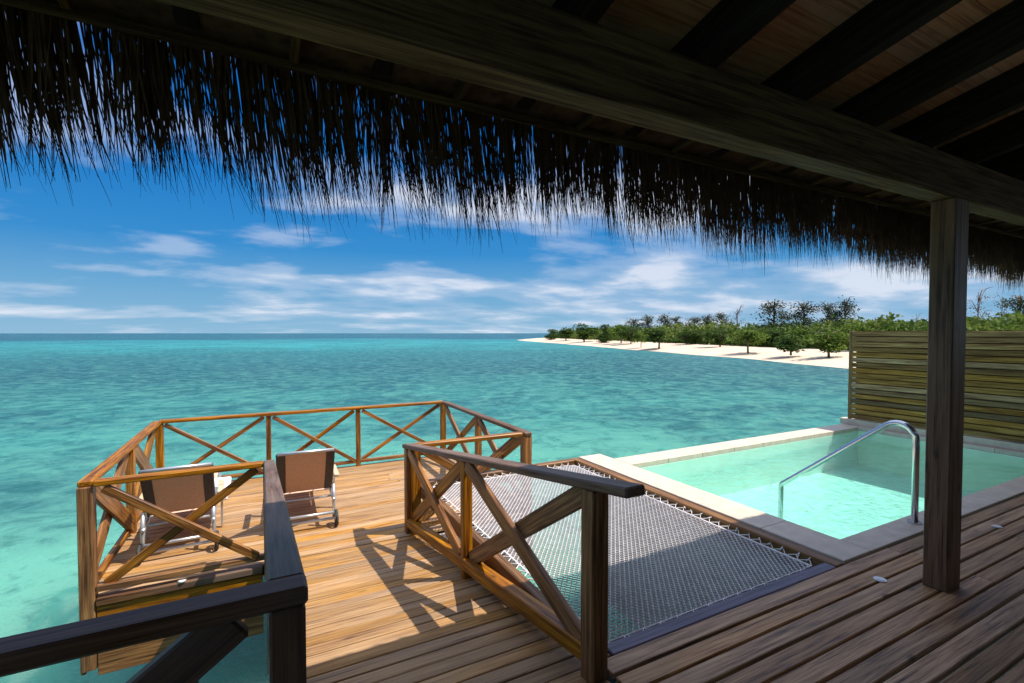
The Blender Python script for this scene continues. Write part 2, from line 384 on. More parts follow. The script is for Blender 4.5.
# ---------------------------------------------------------------- trees
def leaf(mb, p, s, rnd, flat=0.0):
    a = Vector((random.gauss(0,1), random.gauss(0,1), random.gauss(0,1)*(1-flat))).normalized()
    c_ = a.cross(Vector((random.gauss(0,1), random.gauss(0,1), random.gauss(0,1)))).normalized()
    s2 = s*random.uniform(.45, .8)
    mb.add([p-a*s, p+c_*s2*.6, p+a*s*.8, p-c_*s2], [(0,1,2,3)], rnd)
def crown_round(h, wd, nl, ls, base=0.25):
    mb = MB(); lobes = []
    for k in range(11):
        a = random.uniform(0, 2*math.pi); rr = random.uniform(0, .34)*wd
        z = random.uniform(base+.14, .80)*h*(1-.25*rr/(wd*.34))
        lobes.append((Vector((rr*math.cos(a), rr*math.sin(a), z)), random.uniform(.14, .24)*wd, random.uniform(-.25,.25)))
    for k in range(nl):
        c_, r_, tone = random.choice(lobes)
        d = Vector((random.gauss(0,1), random.gauss(0,1), random.gauss(0,1))).normalized()
        p = c_+Vector((d.x, d.y, d.z*.75))*r_*random.uniform(.6, 1.08)
        leaf(mb, p, ls*random.uniform(.6, 1.3), min(1, max(0, .5+tone+random.uniform(-.3,.3))))
    return mb
def crown_needle(h, wd, nl, ls, base=0.3, nb=34, jit=.045):
    mb = MB()
    for k in range(nb):
        z = base+(1-base)*.92*(k+random.random())/nb*h; a = random.uniform(0, 2*math.pi)
        ln = wd*.5*(1.25-.7*((z/h-base)/(1-base)))*random.uniform(.35, 1.2)
        d = Vector((math.cos(a), math.sin(a), random.uniform(.1,.55)))
        tone = random.uniform(0,1)
        for j in range(nl//nb):
            t = random.uniform(.05, 1)**.8; p = Vector((0,0,z*.9))+d*ln*t+Vector((random.gauss(0,jit), random.gauss(0,jit), random.gauss(0,jit*.8)))
            leaf(mb, p, ls*random.uniform(.5,1.2), min(1,max(0,tone+random.uniform(-.2,.2))))
    return mb
def trunk(h, r, lean=0.1, limbs=5, span=1.5, m=None):
    mb = MB(); pts = [Vector((0,0,-.3))]
    dx_, dy_ = random.uniform(-lean,lean), random.uniform(-lean,lean)
    for k in range(1,6): pts.append(Vector((dx_*h*k/5+random.gauss(0,.01)*h, dy_*h*k/5+random.gauss(0,.01)*h, h*k/5)))
    mb.tube(pts, [r*(1-.14*k) for k in range(6)], 6)
    for k in range(limbs):
        i = random.randint(1,4); a = random.uniform(0,2*math.pi)
        e_ = pts[i]+Vector((math.cos(a)*span, math.sin(a)*span, span*random.uniform(.5,1.1)))
        mb.tube([pts[i], pts[i].lerp(e_,.5)+Vector((0,0,.1)), e_], [r*.5, r*.35, r*.12], 5)
    return mb
protos = {}
def make_proto(kind, i):
    if kind == 'bright' and i == 2: cr = crown_round(1.0, 1.25, 1500, .055, -.08); tk = trunk(.6, .03, .1, 6, .3)
    elif kind == 'needle': cr = crown_needle(1.0, .62, 1900, .024, .22); tk = trunk(.95, .022, .05, 8, .2)
    elif kind == 'bare': cr = crown_needle(1.0, .75, 420, .018, .3, 26, .03); tk = trunk(.95, .02, .08, 12, .26)
    elif kind == 'bright': cr = crown_round(1.0, 1.25, 1300, .055, .1); tk = trunk(.6, .03, .1, 6, .3)
    elif i == 1: cr = crown_round(1.0, 1.25, 1500, .055, -.10); tk = trunk(.6, .03, .1, 6, .3)
    else: cr = crown_round(1.0, 1.25, 1300, .055, .0); tk = trunk(.6, .03, .1, 6, .3)
    root = bpy.data.objects.new('tree', None)
    m = {'needle': M['needle'], 'bare': M['dry'], 'bright': M['leaf_bright']}.get(kind, M['leaf'])
    return cr, tk, m
TN = {'needle': 'casuarina_tree', 'bare': 'bare_tree', 'bright': 'beach_tree', 'round': 'beach_tree'}
def place_tree(kind, u, vb, vt, wpx, label, back=0.0, zg=None, group='trees along the beach'):
    zg = zg if zg is not None else ZS+1.35
    p = P(u, vb, zg); dep = p.length
    if back:
        p = Vector((p.x, p.y, 0))*(1+back)+Vector((0,0,zg))
    fw = Vector((math.sin(R(YAW)), math.cos(R(YAW)), 0)).dot(p)
    if kind == 'needle': vt += random.uniform(-2, 2.5); wpx *= random.uniform(1.0, 1.5)
    h = (333-vt)/F*fw-zg; wd = wpx/F*fw
    key = (kind, random.randint(0,2))
    if key not in protos:
        cr, tk, m = make_proto(*key)
        protos[key] = [cr, tk, m, None]
    cr, tk, m, me = protos[key]
    root = empty(TN[kind], (p.x, p.y, zg), label, 'tree', group)
    if me is None:
        c_ = cr.build('crown', m, root); t_ = tk.build('trunk', M['trunk'], root); protos[key][3] = (c_.data, t_.data)
    else:
        c_ = bpy.data.objects.new('crown', me[0]); t_ = bpy.data.objects.new('trunk', me[1])
        for o_ in (c_, t_): C.objects.link(o_); o_.parent = root
    if kind == 'needle' or kind == 'bare': sx = wd/.62
    else: sx = wd/.85
    root.rotation_euler.z = random.uniform(0, 6.28)
    root.scale = (sx, sx, h)
    return root
T = [
 ('round',551,338.2,326,13,'small dark bush-like tree at the far tip of the beach'),
 ('round',566,338.8,326,18,'low green tree, second from the far tip of the beach'),
 ('round',584,339.6,322,24,'broad green tree third from the far tip of the beach'),
 ('round',604,340.4,319,17,'upright dark tree fourth from the far tip of the beach'),
 ('bright',621,341,323,20,'pale green tree between the upright dark tree and a darker clump'),
 ('round',631,341.6,324,20,'mid green tree merging with the clump beside it, left of the small shrub'),
 ('bright',641,343,330,12,'small pale shrub standing forward on the open sand'),
 ('round',659,343.8,325,27,'dark rounded double-headed tree casting shade on the sand'),
 ('round',687,343,327,19,'compact dark ball-shaped tree alone on the sand'),
 ('round',703,343,328,16,'dull low tree between the compact ball-shaped tree and the big round one'),
 ('round',720,344.6,325,25,'large round dark green tree in the middle of the beach'),
 ('bright',748,347.4,328,28,'pale olive tree with a bare stem nearer the water'),
 ('round',772,345.6,326,24,'green tree behind the pale olive one'),
 ('round',791,349.5,330,29,'spreading dark tree with several stems over a patch of shade'),
 ('bright',829,351,325,38,'big bright green tree nearest the timber screen'),
 ('bright',812,346,321,34,'wide lime green tree behind the spreading dark one'),
 ('bright',853,349,322,30,'bright green tree cut off by the timber screen'),
]
for t in T: place_tree(*t)
T2 = [
 ('needle',635,341,315,16,'short grey-green casuarina peeking behind the far trees'),
 ('needle',648,341,314,18,'second grey casuarina rising over the far trees'),
 ('needle',665,342,313,20,'brownish casuarina over the double-headed tree'),
 ('needle',677,342,314,16,'thin casuarina right of the brownish one'),
 ('needle',694,343,314,22,'wispy casuarina above the dull low tree'),
 ('needle',707,343,313,20,'wide wispy casuarina left of the large round tree'),
 ('needle',721,343,312,17,'grey casuarina directly above the large round tree'),
 ('bare',736,344,306,16,'slim nearly leafless tree between two taller groups'),
 ('needle',774,345,299,30,'tall dark casuarina, densest of the skyline group'),
 ('needle',803,346,301,24,'tall sparse casuarina in the middle of the skyline group'),
 ('needle',828,347,301,24,'tall casuarina left half of the rightmost skyline pair'),
 ('needle',843,347,297,26,'tallest casuarina, right half of the rightmost skyline pair'),
]
for t in T2: place_tree(*t, back=.22, group='casuarinas on the skyline')
place_tree('bare', 977, 345, 289, 26, 'thin leafless tree just right of the pavilion post', back=.1, group='trees beyond the timber screen')
place_tree('bare', 1001, 345, 296, 12, 'straight dead snag beyond the timber screen', back=.1, group='trees beyond the timber screen')
place_tree('needle', 1019, 345, 290, 30, 'dark feathery tree at the right edge beyond the screen', back=.1, group='trees beyond the timber screen')
place_tree('bare', 916, 345, 314, 14, 'small twiggy tree left of the pavilion post above the screen', back=.3, group='trees beyond the timber screen')

# undergrowth: one mass nobody could count
b = MB()
for k in range(80000):
    j = random.uniform(0, len(fine)-25); i0 = int(j); q = fine[i0][0].lerp(fine[i0+1][0], j-i0); i_ = fine[i0][1]
    dd = 15+random.random()**1.6*45
    x_, y_ = q.x+i_.x*dd, q.y+i_.y*dd
    if y_ < -60 and random.random() < .7: continue
    nn = noise.noise(Vector((x_*.09, y_*.09, 0))); n2 = noise.noise(Vector((x_*.35, y_*.35, 5)))
    top = (3.0+2.2*nn+1.8*n2)*min(1, .25+(dd-15)/5)*(1+.006*(dd-17))
    if top < .3: continue
    z = ZS+1.1+(top+.3)*random.uniform(.0, 1)**.8
    leaf(b, Vector((x_, y_, z)), random.uniform(.25,.55), min(1,max(0,.5+nn*.8+random.uniform(-.3,.3))))
tag(b.build('undergrowth', M['scrub']), 'green scrub filling the ground behind the beach trees', 'scrub', kind='stuff')
# two thatched huts among the trees
for u, v, lab in ((733, 336.5, 'low brown-roofed hut half hidden left of the tall dark casuarina'), (812, 338, 'small brown-roofed hut under the lime green tree')):
    p = P(u, v, ZS+1.6)*1.0; rt = empty('beach_hut', (p.x, p.y, ZS+1.4), lab, 'hut', 'huts behind the beach')
    h_ = MB(); h_.box((0,0,1.3), (6,5,2.6)); h_.build('wall', M['wall_far'], rt)
    h_ = MB(); h_.add([(-4,-3.4,2.3),(4,-3.4,2.3),(4,3.4,2.3),(-4,3.4,2.3),(-1.5,0,4.8),(1.5,0,4.8)], [(0,1,5,4),(2,3,4,5),(1,2,5),(3,0,4),(3,2,1,0)]); h_.build('roof', M['roof_far'], rt)

# ---------------------------------------------------------------- decks
def planks(mb, x0, x1, ys, width, z, zf=None, lens=(2.4, 4.2), th=0.03, gap_jit=0.002):
    for y in ys:
        x = x0
        while x < x1-0.02:
            L = random.uniform(*lens)
            if x+L > x1-0.8: L = x1-x
            zz_ = zf(y) if zf else z
            rot = Matrix.Rotation(-math.atan(RS), 3, 'X') if zf else None
            mb.box((x+L/2, y+random.uniform(-gap_jit, gap_jit), zz_-th/2+random.uniform(-.0015,.0015)), (L-.004, width, th), rot, bev=.004)
            x += L
# pavilion deck: boards run along x
b = MB()
PW = .102; PITCHB = .119
y = 1.845-PW/2
ys = []
while y > -3: ys.append(y); y -= PITCHB
left_ys = [yy for yy in ys if yy < 1.30]
planks(b, 1.44, 13.0, [yy for yy in ys if yy < 1.85-.07 or True], PW, ZU)
planks(b, -4.0, 1.436, left_ys, PW, ZU)
planks(b, .06, 1.436, [yy for yy in ys if yy >= 1.30 and yy < 1.62], PW, ZU)
deck = tag(b.build('pavilion_deck', M['deck']), kind='structure')
b = MB()
for yy in (1.2, .6, 0, -.6, -1.2, -1.8, -2.4): b.box((4.5, yy, ZU-.12), (17, .07, .16))
b.box((4.5, -.6, ZU-.3), (.1, 4, .2)); b.box((-3, -.6, ZU-.3), (.1, 3, .2))
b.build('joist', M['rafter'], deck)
b = MB(); b.box((2.52, 1.84, ZU-.14), (2.18, .05, .20), bev=.004); b.build('fascia', M['frame_blue'], deck)
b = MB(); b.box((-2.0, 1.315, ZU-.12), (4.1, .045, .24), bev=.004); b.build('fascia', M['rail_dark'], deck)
# sun deck
DX0, DX1, DY0, DY1 = -1.30, 2.82, 4.92, 7.95
b = MB(); ys = [DY0+.058+.1165*k for k in range(26)]
planks(b, DX0, DX1, ys, .110, ZL, lens=(2.9, 4.1))
sdeck = tag(b.build('sun_deck', M['deck_sun']), kind='structure')
def fascia(parent, p0, p1, ztops, hh, m, th=.035):
    for zt in ztops: beam('fascia', (*p0, zt-hh/2), (*p1, zt-hh/2), th, hh-.006, m, parent)
fascia(sdeck, (DX0+.1, 4.895), (-.02, 4.895), (ZL-.062, ZL-.25, ZL-.438), .19, M['rail'])
beam('shade_edge_board', (DX0+.1, 4.905, ZL-.028), (-.02, 4.905, ZL-.028), .09, .06, M['rail_dark'], sdeck)  # dark board colour paints the band of shade between bottom rail and fascia
fascia(sdeck, (DX0, DY0), (DX0, DY1), (ZL-.04, ZL-.235, ZL-.43), .19, M['rail'])
fascia(sdeck, (DX0, DY1), (DX1, DY1), (ZL-.04, ZL-.235, ZL-.43), .19, M['rail'])
fascia(sdeck, (DX1, DY0), (DX1, DY1), (ZL-.04, ZL-.235, ZL-.43), .19, M['rail'])
fascia(sdeck, (1.42, 4.895), (DX1, 4.895), (ZL-.04, ZL-.235, ZL-.43), .19, M['wall'])
b = MB()
for yy in (5.2, 5.9, 6.6, 7.3): b.box((.8, yy, ZL-.13), (4.0, .07, .18))
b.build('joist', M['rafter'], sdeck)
def pile(x, y, zt):
    b = MB(); b.tube([(x, y, ZS-2), (x+.01, y, -3), (x, y, zt)], .15, 14)
    return b
for x_, y_, zt, par in ((-.72,5.25,ZL-.2,sdeck), (2.3,5.3,ZL-.2,sdeck), (-.8,7.5,ZL-.2,sdeck), (2.3,7.5,ZL-.2,sdeck), (-.9,.6,ZU-.2,deck), (-3.2,.6,ZU-.2,deck), (3.0,.7,ZU-.2,deck)):
    pile(x_, y_, zt).build('pile', M['pile'], par)
# ramp
b = MB(); ys = []; y = 1.66
while y < 4.86: ys.append(y+.055); y += .119
planks(b, .10, 1.42, ys, .108, 0, zr, lens=(3,4))
rp = tag(b.build('ramp', M['deck_sun']), kind='structure')
for x_ in (.09, 1.40): beam('stringer', (x_, 1.62, zr(1.62)-.14), (x_, 4.93, zr(4.93)-.14), .06, .20, M['rail_dark'], rp)
beam('stringer', (.7, 1.62, zr(1.62)-.14), (.7, 4.9, zr(4.93)-.14), .06, .18, M['rail_dark'], rp)

# ---------------------------------------------------------------- railings
RH = .95; RW = .10; RT = .045; PS = .105
def railing(name, label, A, B, za, zb, bays, mat, posts, post_bottom=None, width=RW, top_ext=(0,0), mat_top=None, low=.10, pm=None, group='timber railings with crossed braces', brace_w=.075, thin=None, low_h=.09, cross=True, ps=None, ts=None, low_w=.05, brace_t=.036):
    """A, B: plan ends; za, zb: floor level at each end"""
    ps = ps or PS
    A = Vector(A); B = Vector(B); d = (B-A).normalized()
    root = empty(name, (A.x, A.y, za), label, 'railing', group)
    def at(t, h): q = A.lerp(B, t); return Vector((q.x, q.y, za+(zb-za)*t+h))
    L = (B-A).length
    p0 = at(-top_ext[0]/L, RH-RT/2); p1 = at(1+top_ext[1]/L, RH-RT/2)
    beam('top_rail', p0, p1, width, RT, mat_top or mat, root, bev=.008)
    beam('bottom_rail', at(.0, low+low_h/2), at(1, low+low_h/2), low_w, low_h, mat, root)
    for i in posts:
        t = ts[i] if ts else i/bays; q = at(t, 0); pb = post_bottom if post_bottom is not None else q.z-.12
        end = i in (0, bays); s_ = ps if end else ps*.78
        beam('post', (q.x, q.y, pb), (q.x, q.y, q.z+RH-RT-.001), s_, s_, pm or mat, root, up=(1,0,0) if abs(d.y) > .5 else (0,1,0))
    if cross:
        side = Vector((-d.y, d.x, 0))
        for k in range(bays):
            ta, tb = (ts[k], ts[k+1]) if ts else (k/bays, (k+1)/bays); t0 = ta+.06/L; t1 = tb-.06/L
            a0 = at(t0, low+low_h-.005); a1 = at(t1, RH-RT-.02); c0 = at(t0, RH-RT-.02); c1 = at(t1, low+low_h-.005)
            beam('brace', a0+side*(brace_t/2+.001), a1+side*(brace_t/2+.001), brace_t, brace_w, mat, root)
            beam('brace', c0-side*(brace_t/2+.001), c1-side*(brace_t/2+.001), brace_t, brace_w, mat, root)
    return root
g = 'railings round the sun deck'
lo = dict(low=.05, low_h=.05)
railing('railing', 'long orange timber railing along the far seaward edge of the sun deck', (DX0+.06, 7.89), (DX1-.06, 7.89), ZL, ZL, 3, M['rail'], (0,1,2,3), group=g, ts=(0,.327,.645,1), brace_w=.055, ps=.085, **lo)
railing('railing', 'orange timber railing along the left edge of the sun deck beside the left lounger', (DX0+.045, 4.92), (DX0+.045, 7.79), ZL, ZL, 2, M['rail'], (0,1), post_bottom=-2.69, group=g, top_ext=(.03,.04), brace_w=.17, ps=.10, **lo)
railing('railing', 'short orange railing with one cross at the near left of the sun deck', (DX0+.10, 4.90), (-.0, 4.90), ZL, ZL, 1, M['rail'], (), group=g, width=.09, brace_w=.07, **lo)
railing('railing', 'darker-topped timber railing along the right edge of the sun deck', (DX1-.05, 4.96), (DX1-.05, 7.81), ZL, ZL, 2, M['rail'], (0,1), group=g, mat_top=M['rail_dark'], top_ext=(.06,0), brace_w=.10, **lo)
railing('railing', 'short orange railing joining the right corner of the sun deck to the ramp', (1.42, 4.96), (DX1-.115, 4.96), ZL, ZL, 1, M['rail'], (0,), group=g, width=.09, **lo)
g = 'railings of the ramp and pavilion deck'
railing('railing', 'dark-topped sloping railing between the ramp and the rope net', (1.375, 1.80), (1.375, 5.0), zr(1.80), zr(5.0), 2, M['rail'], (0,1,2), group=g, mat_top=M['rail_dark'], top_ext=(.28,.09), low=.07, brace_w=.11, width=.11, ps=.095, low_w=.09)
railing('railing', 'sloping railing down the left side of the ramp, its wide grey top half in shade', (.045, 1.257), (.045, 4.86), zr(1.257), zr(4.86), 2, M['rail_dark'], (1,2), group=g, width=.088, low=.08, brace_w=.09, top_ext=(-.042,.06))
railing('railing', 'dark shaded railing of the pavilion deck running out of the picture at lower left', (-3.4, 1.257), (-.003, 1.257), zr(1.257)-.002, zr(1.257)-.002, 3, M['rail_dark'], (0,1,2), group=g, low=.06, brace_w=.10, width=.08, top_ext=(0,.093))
o_ = [o for o in C.objects if o.name.startswith('railing')][-1]
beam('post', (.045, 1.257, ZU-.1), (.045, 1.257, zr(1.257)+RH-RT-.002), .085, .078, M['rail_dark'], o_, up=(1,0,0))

# ---------------------------------------------------------------- rope net
net = empty('rope_net', (2.5, 3.4, ZU-.05), 'white rope hammock net stretched over the water between ramp and pool', 'net')
NX0, NX1, NY0, NY1 = 1.60, 3.42, 1.99, 4.90
def nz(x, y):
    a = (x-NX0)/(NX1-NX0); c_ = (y-NY0)/(NY1-NY0)
    return ZU-.045-.05*math.sin(math.pi*min(1,max(0,a)))*math.sin(math.pi*min(1,max(0,c_)))
b = MB(); sp_ = .0205; nx = int((NX1-NX0)/sp_); stepy = .0125; ny = int((NY1-NY0)/stepy)
for i in range(nx+1):
    xc = NX0+i*sp_; pts = []
    for j in range(ny+1):
        s_ = ((j//2)+i) % 2
        y_ = NY0+j*stepy
        x_ = xc+(sp_*.46 if s_ else -sp_*.46)*.98
        x_ = min(max(x_, NX0-.01), NX1+.01)
        pts.append((x_, y_, nz(x_, y_)))
    # square section cord
    vs_ = []; fs_ = []; r_ = .0036
    for p in pts:
        vs_ += [(p[0]-r_, p[1], p[2]-r_), (p[0]+r_, p[1], p[2]-r_), (p[0], p[1], p[2]+r_)]
    for q in range(len(pts)-1):
        for k in range(3): fs_.append((q*3+k, q*3+(k+1) % 3, q*3+3+(k+1) % 3, q*3+3+k))
    b.add(vs_, fs_)
b.build('mesh', M['rope'], net, loc=-net.location)
b = MB()
b.tube([(NX0,NY0,nz(NX0,NY0)), (NX1,NY0,nz(NX1,NY0)), (NX1,NY1,nz(NX1,NY1)), (NX0,NY1,nz(NX0,NY1)), (NX0,NY0,nz(NX0,NY0))], .007, 6)
b.build('border_rope', M['rope'], net, loc=-net.location)
b = MB()
def lace(p0, p1, off, nseg):
    p0 = Vector(p0); p1 = Vector(p1); off = Vector(off); pts = []
    for k in range(nseg):
        t = k/nseg; q = p0.lerp(p1, t); pts.append(q+Vector((0,0,.004)))
        q2 = p0.lerp(p1, (k+.5)/nseg)+off; pts.append(q2)
    b.tube(pts, .0045, 5, smooth=True)
    for k in range(nseg):   # frayed loops hanging over the frame
        q2 = p0.lerp(p1, (k+.5)/nseg)+off
        b.tube([q2+Vector((0,0,-.008)), q2+Vector((random.uniform(-.02,.02), random.uniform(-.02,.02), .018)), q2+Vector((random.uniform(-.03,.03), random.uniform(-.03,.03), -.01))], .005, 5)
lace((NX1,NY0,ZU-.045), (NX1,NY1,ZU-.045), (.055,0,.012), 30)
lace((NX0,NY1,ZU-.045), (NX1,NY1,ZU-.045), (0,.055,.012), 18)
lace((NX0,NY0,ZU-.045), (NX0,NY1,ZU-.045), (-.07,0,.0), 24)
lace((NX0,NY0,ZU-.045), (NX1,NY0,ZU-.045), (0,-.06,.0), 14)
b.build('lacing', M['rope'], net, loc=-net.location)
beam('frame', (3.53, 1.86, ZU-.075), (3.53, 5.06, ZU-.075), .09, .15, M['frame_wood'], net)
beam('frame', (1.49, 5.01, ZU-.075), (3.48, 5.01, ZU-.075), .09, .15, M['frame_wood'], net)
beam('frame', (1.50, 1.87, ZU-.08), (1.50, 4.96, ZU-.08), .07, .13, M['frame_wood'], net)
beam('frame', (1.54, 1.898, ZU-.075), (3.48, 1.898, ZU-.075), .085, .14, M['frame_blue'], net)

# ---------------------------------------------------------------- pool
PX0, PX1, PY0, PY1 = 3.93, 8.9, 2.08, 4.45; ZW = ZU-.055; ZF = ZU-.62
pool = empty('swimming_pool', (6.4, 3.2, ZU), 'small turquoise plunge pool with pale stone coping beside the deck', 'pool')
b = MB(); zc = ZU+.012; th = .06
def slabs(x0, x1, y0, y1, along, L):
    n_ = max(1, round(((x1-x0) if along == 'x' else (y1-y0))/L))
    for k in range(n_):
        if along == 'x': a0 = x0+(x1-x0)*k/n_; a1 = x0+(x1-x0)*(k+1)/n_; b.box(((a0+a1)/2, (y0+y1)/2, zc-th/2), (a1-a0-.003, y1-y0, th), bev=.004)
        else: a0 = y0+(y1-y0)*k/n_; a1 = y0+(y1-y0)*(k+1)/n_; b.box(((x0+x1)/2, (a0+a1)/2, zc-th/2), (x1-x0, a1-a0-.003, th), bev=.004)
slabs(3.585, PX0, 1.862, 5.04, 'y', .6)
slabs(PX0+.003, PX1, PY1, 4.76, 'x', .6)
slabs(PX0+.003, 9.2, 1.862, PY0, 'x', .6)
slabs(PX1+.003, 9.2, PY0+.003, 4.76, 'y', .6)
b.build('coping', M['coping'], pool, loc=-pool.location)
b = MB()
def quad(mb, *p): mb.add([Vector(q) for q in p], [tuple(range(len(p)))])
quad(b, (PX0,PY0,ZF), (PX1,PY0,ZF), (PX1,PY1,ZF), (PX0,PY1,ZF))
quad(b, (PX0,PY0,ZF), (PX0,PY1,ZF), (PX0,PY1,zc-th), (PX0,PY0,zc-th))
quad(b, (PX1,PY0,ZF), (PX1,PY0,zc-th), (PX1,PY1,zc-th), (PX1,PY1,ZF))
quad(b, (PX0,PY1,ZF), (PX1,PY1,ZF), (PX1,PY1,zc-th), (PX0,PY1,zc-th))
quad(b, (PX0,PY0,ZF), (PX0,PY0,zc-th), (PX1,PY0,zc-th), (PX1,PY0,ZF))
# steps in the near left corner
for k, (d, z) in enumerate(((1.0, ZF+.16), (.70, ZF+.32), (.40, ZF+.46))):
    b.box((PX0+d/2+.002*k+.003, PY0+.45+.003, (ZF+z)/2), (d, .9-.01*k, z-ZF), bev=.01)
b.build('basin', M['basin'], pool, loc=-pool.location)
b = MB(); quad(b, (PX0-.0,PY0,ZW), (PX1,PY0,ZW), (PX1,PY1,ZW), (PX0,PY1,ZW)); b.build('water', M['pool_water'], pool, loc=-pool.location)
b = MB()
zb_ = -3.2; wt = .12
b.box((3.70, 3.42, (zc-th+zb_)/2-.002), (.20, 3.1, zc-th-zb_-.004)); b.box(((3.82+9.1)/2, 4.62, (zc-th+zb_)/2-.002), (9.1-3.82, .24, zc-th-zb_-.004))
b.box((9.05, 3.2, (zc-th+zb_)/2-.002), (.2, 2.6, zc-th-zb_-.004)); b.box(((3.82+9.1)/2, 1.95, (zc-th+zb_)/2-.002), (9.1-3.82, .15, zc-th-zb_-.004))
b.box((6.4, 3.25, zb_+.08), (5.0, 2.5, .12))
b.build('wall', M['wall'], pool, loc=-pool.location)

# steel hand rail
hr = empty('pool_handrail', (4.83, 1.98, ZU+.012), 'bent stainless steel handrail on the pool coping, leading down into the water', 'handrail')
b = MB(); X = 4.83; yb = 1.975
def arc(c_, r_, a0, a1, n_=8): return [(X, c_[0]+r_*math.cos(R(a0+(a1-a0)*k/n_)), c_[1]+r_*math.sin(R(a0+(a1-a0)*k/n_))) for k in range(n_+1)]
# the slope runs from (y=2.2, z=-.80) down to (3.14, -1.60)
sl = math.degrees(math.atan2(.78, .98))
pts = [(X, yb, ZU), (X, yb, -.96)]+arc((yb+.13, -.90), .13, 180, 90-sl)
pts += [(X, 3.10, -1.56)]+arc((3.10-.02, -1.62), .06, 90-sl, 0, 5)+[(X, 3.145, ZF+.02)]
b.tube(pts, .025, 12); b.build('tube', M['steel'], hr, loc=-hr.location)
b = MB(); b.disc((X, yb, ZU+.013), .05, .012); b.build('base_plate', M['steel'], hr, loc=-hr.location)

# ---------------------------------------------------------------- timber screen
FX = 9.06; scr = empty('timber_screen', (FX, 3, ZU), 'slatted green-brown timber privacy screen at the end of the pool', 'screen')
nsl = 17; z0 = ZU+.12; z1 = .03; pt = (z1-z0)/nsl
b = MB()
for k in range(nsl):
    y0 = -1.0
    for yj in ((y0, 2.2), (2.21, 4.64)):
        b.box(((yj[0]+yj[1])/2, 0, z0+pt*(k+.5)), (yj[1]-yj[0], .028, pt-.012), bev=.004)
o = b.build('slat', M['slat'], scr, mat=Matrix.Translation((-.02, -3, -ZU)) @ Matrix(((0,1,0,0),(1,0,0,0),(0,0,1,0),(0,0,0,1))))
b = MB()
for k in range(nsl+1): b.box((3.0, 0, z0+pt*min(max(k,.4), nsl-.4)), (3.2, .02, .075))
o = b.build('back_slat', M['rafter'], scr, mat=Matrix.Translation((.045, -3, -ZU)) @ Matrix(((0,1,0,0),(1,0,0,0),(0,0,1,0),(0,0,0,1))))
b = MB(); b.box((FX+.03, 1.9, ZU+.062), (.16, 5.8, .10), bev=.006); b.build('plinth', M['coping'], scr, loc=-scr.location)
for yy in (4.665,): beam('post', (FX+(.0 if yy > 4 else .08), yy, ZU+.0125), (FX+(.0 if yy > 4 else .08), yy, .035), .05, .05, M['slat'], scr, up=(1,0,0))

# ---------------------------------------------------------------- deck lights
for u, v, z, lab in ((880,580,ZU,'round recessed deck light left of the pavilion post'), (997,527,ZU,'round recessed deck light right of the pavilion post'), (186,571,None,'small round deck light at the edge of the sun deck below the left lounger')):
    if z is None: p = Vector((-.63, 4.885, ZL+.004))
    else: p = P(u, v, z)
    r_ = empty('deck_light', (p.x, p.y, p.z), lab, 'light', 'recessed deck lights')
    b = MB(); b.disc((0,0,.001), .036, .005); b.build('rim', M['light_ring'], r_)
    b = MB(); b.disc((0,0,.0062), .026, .003); b.build('lens', M['light_glass'], r_)

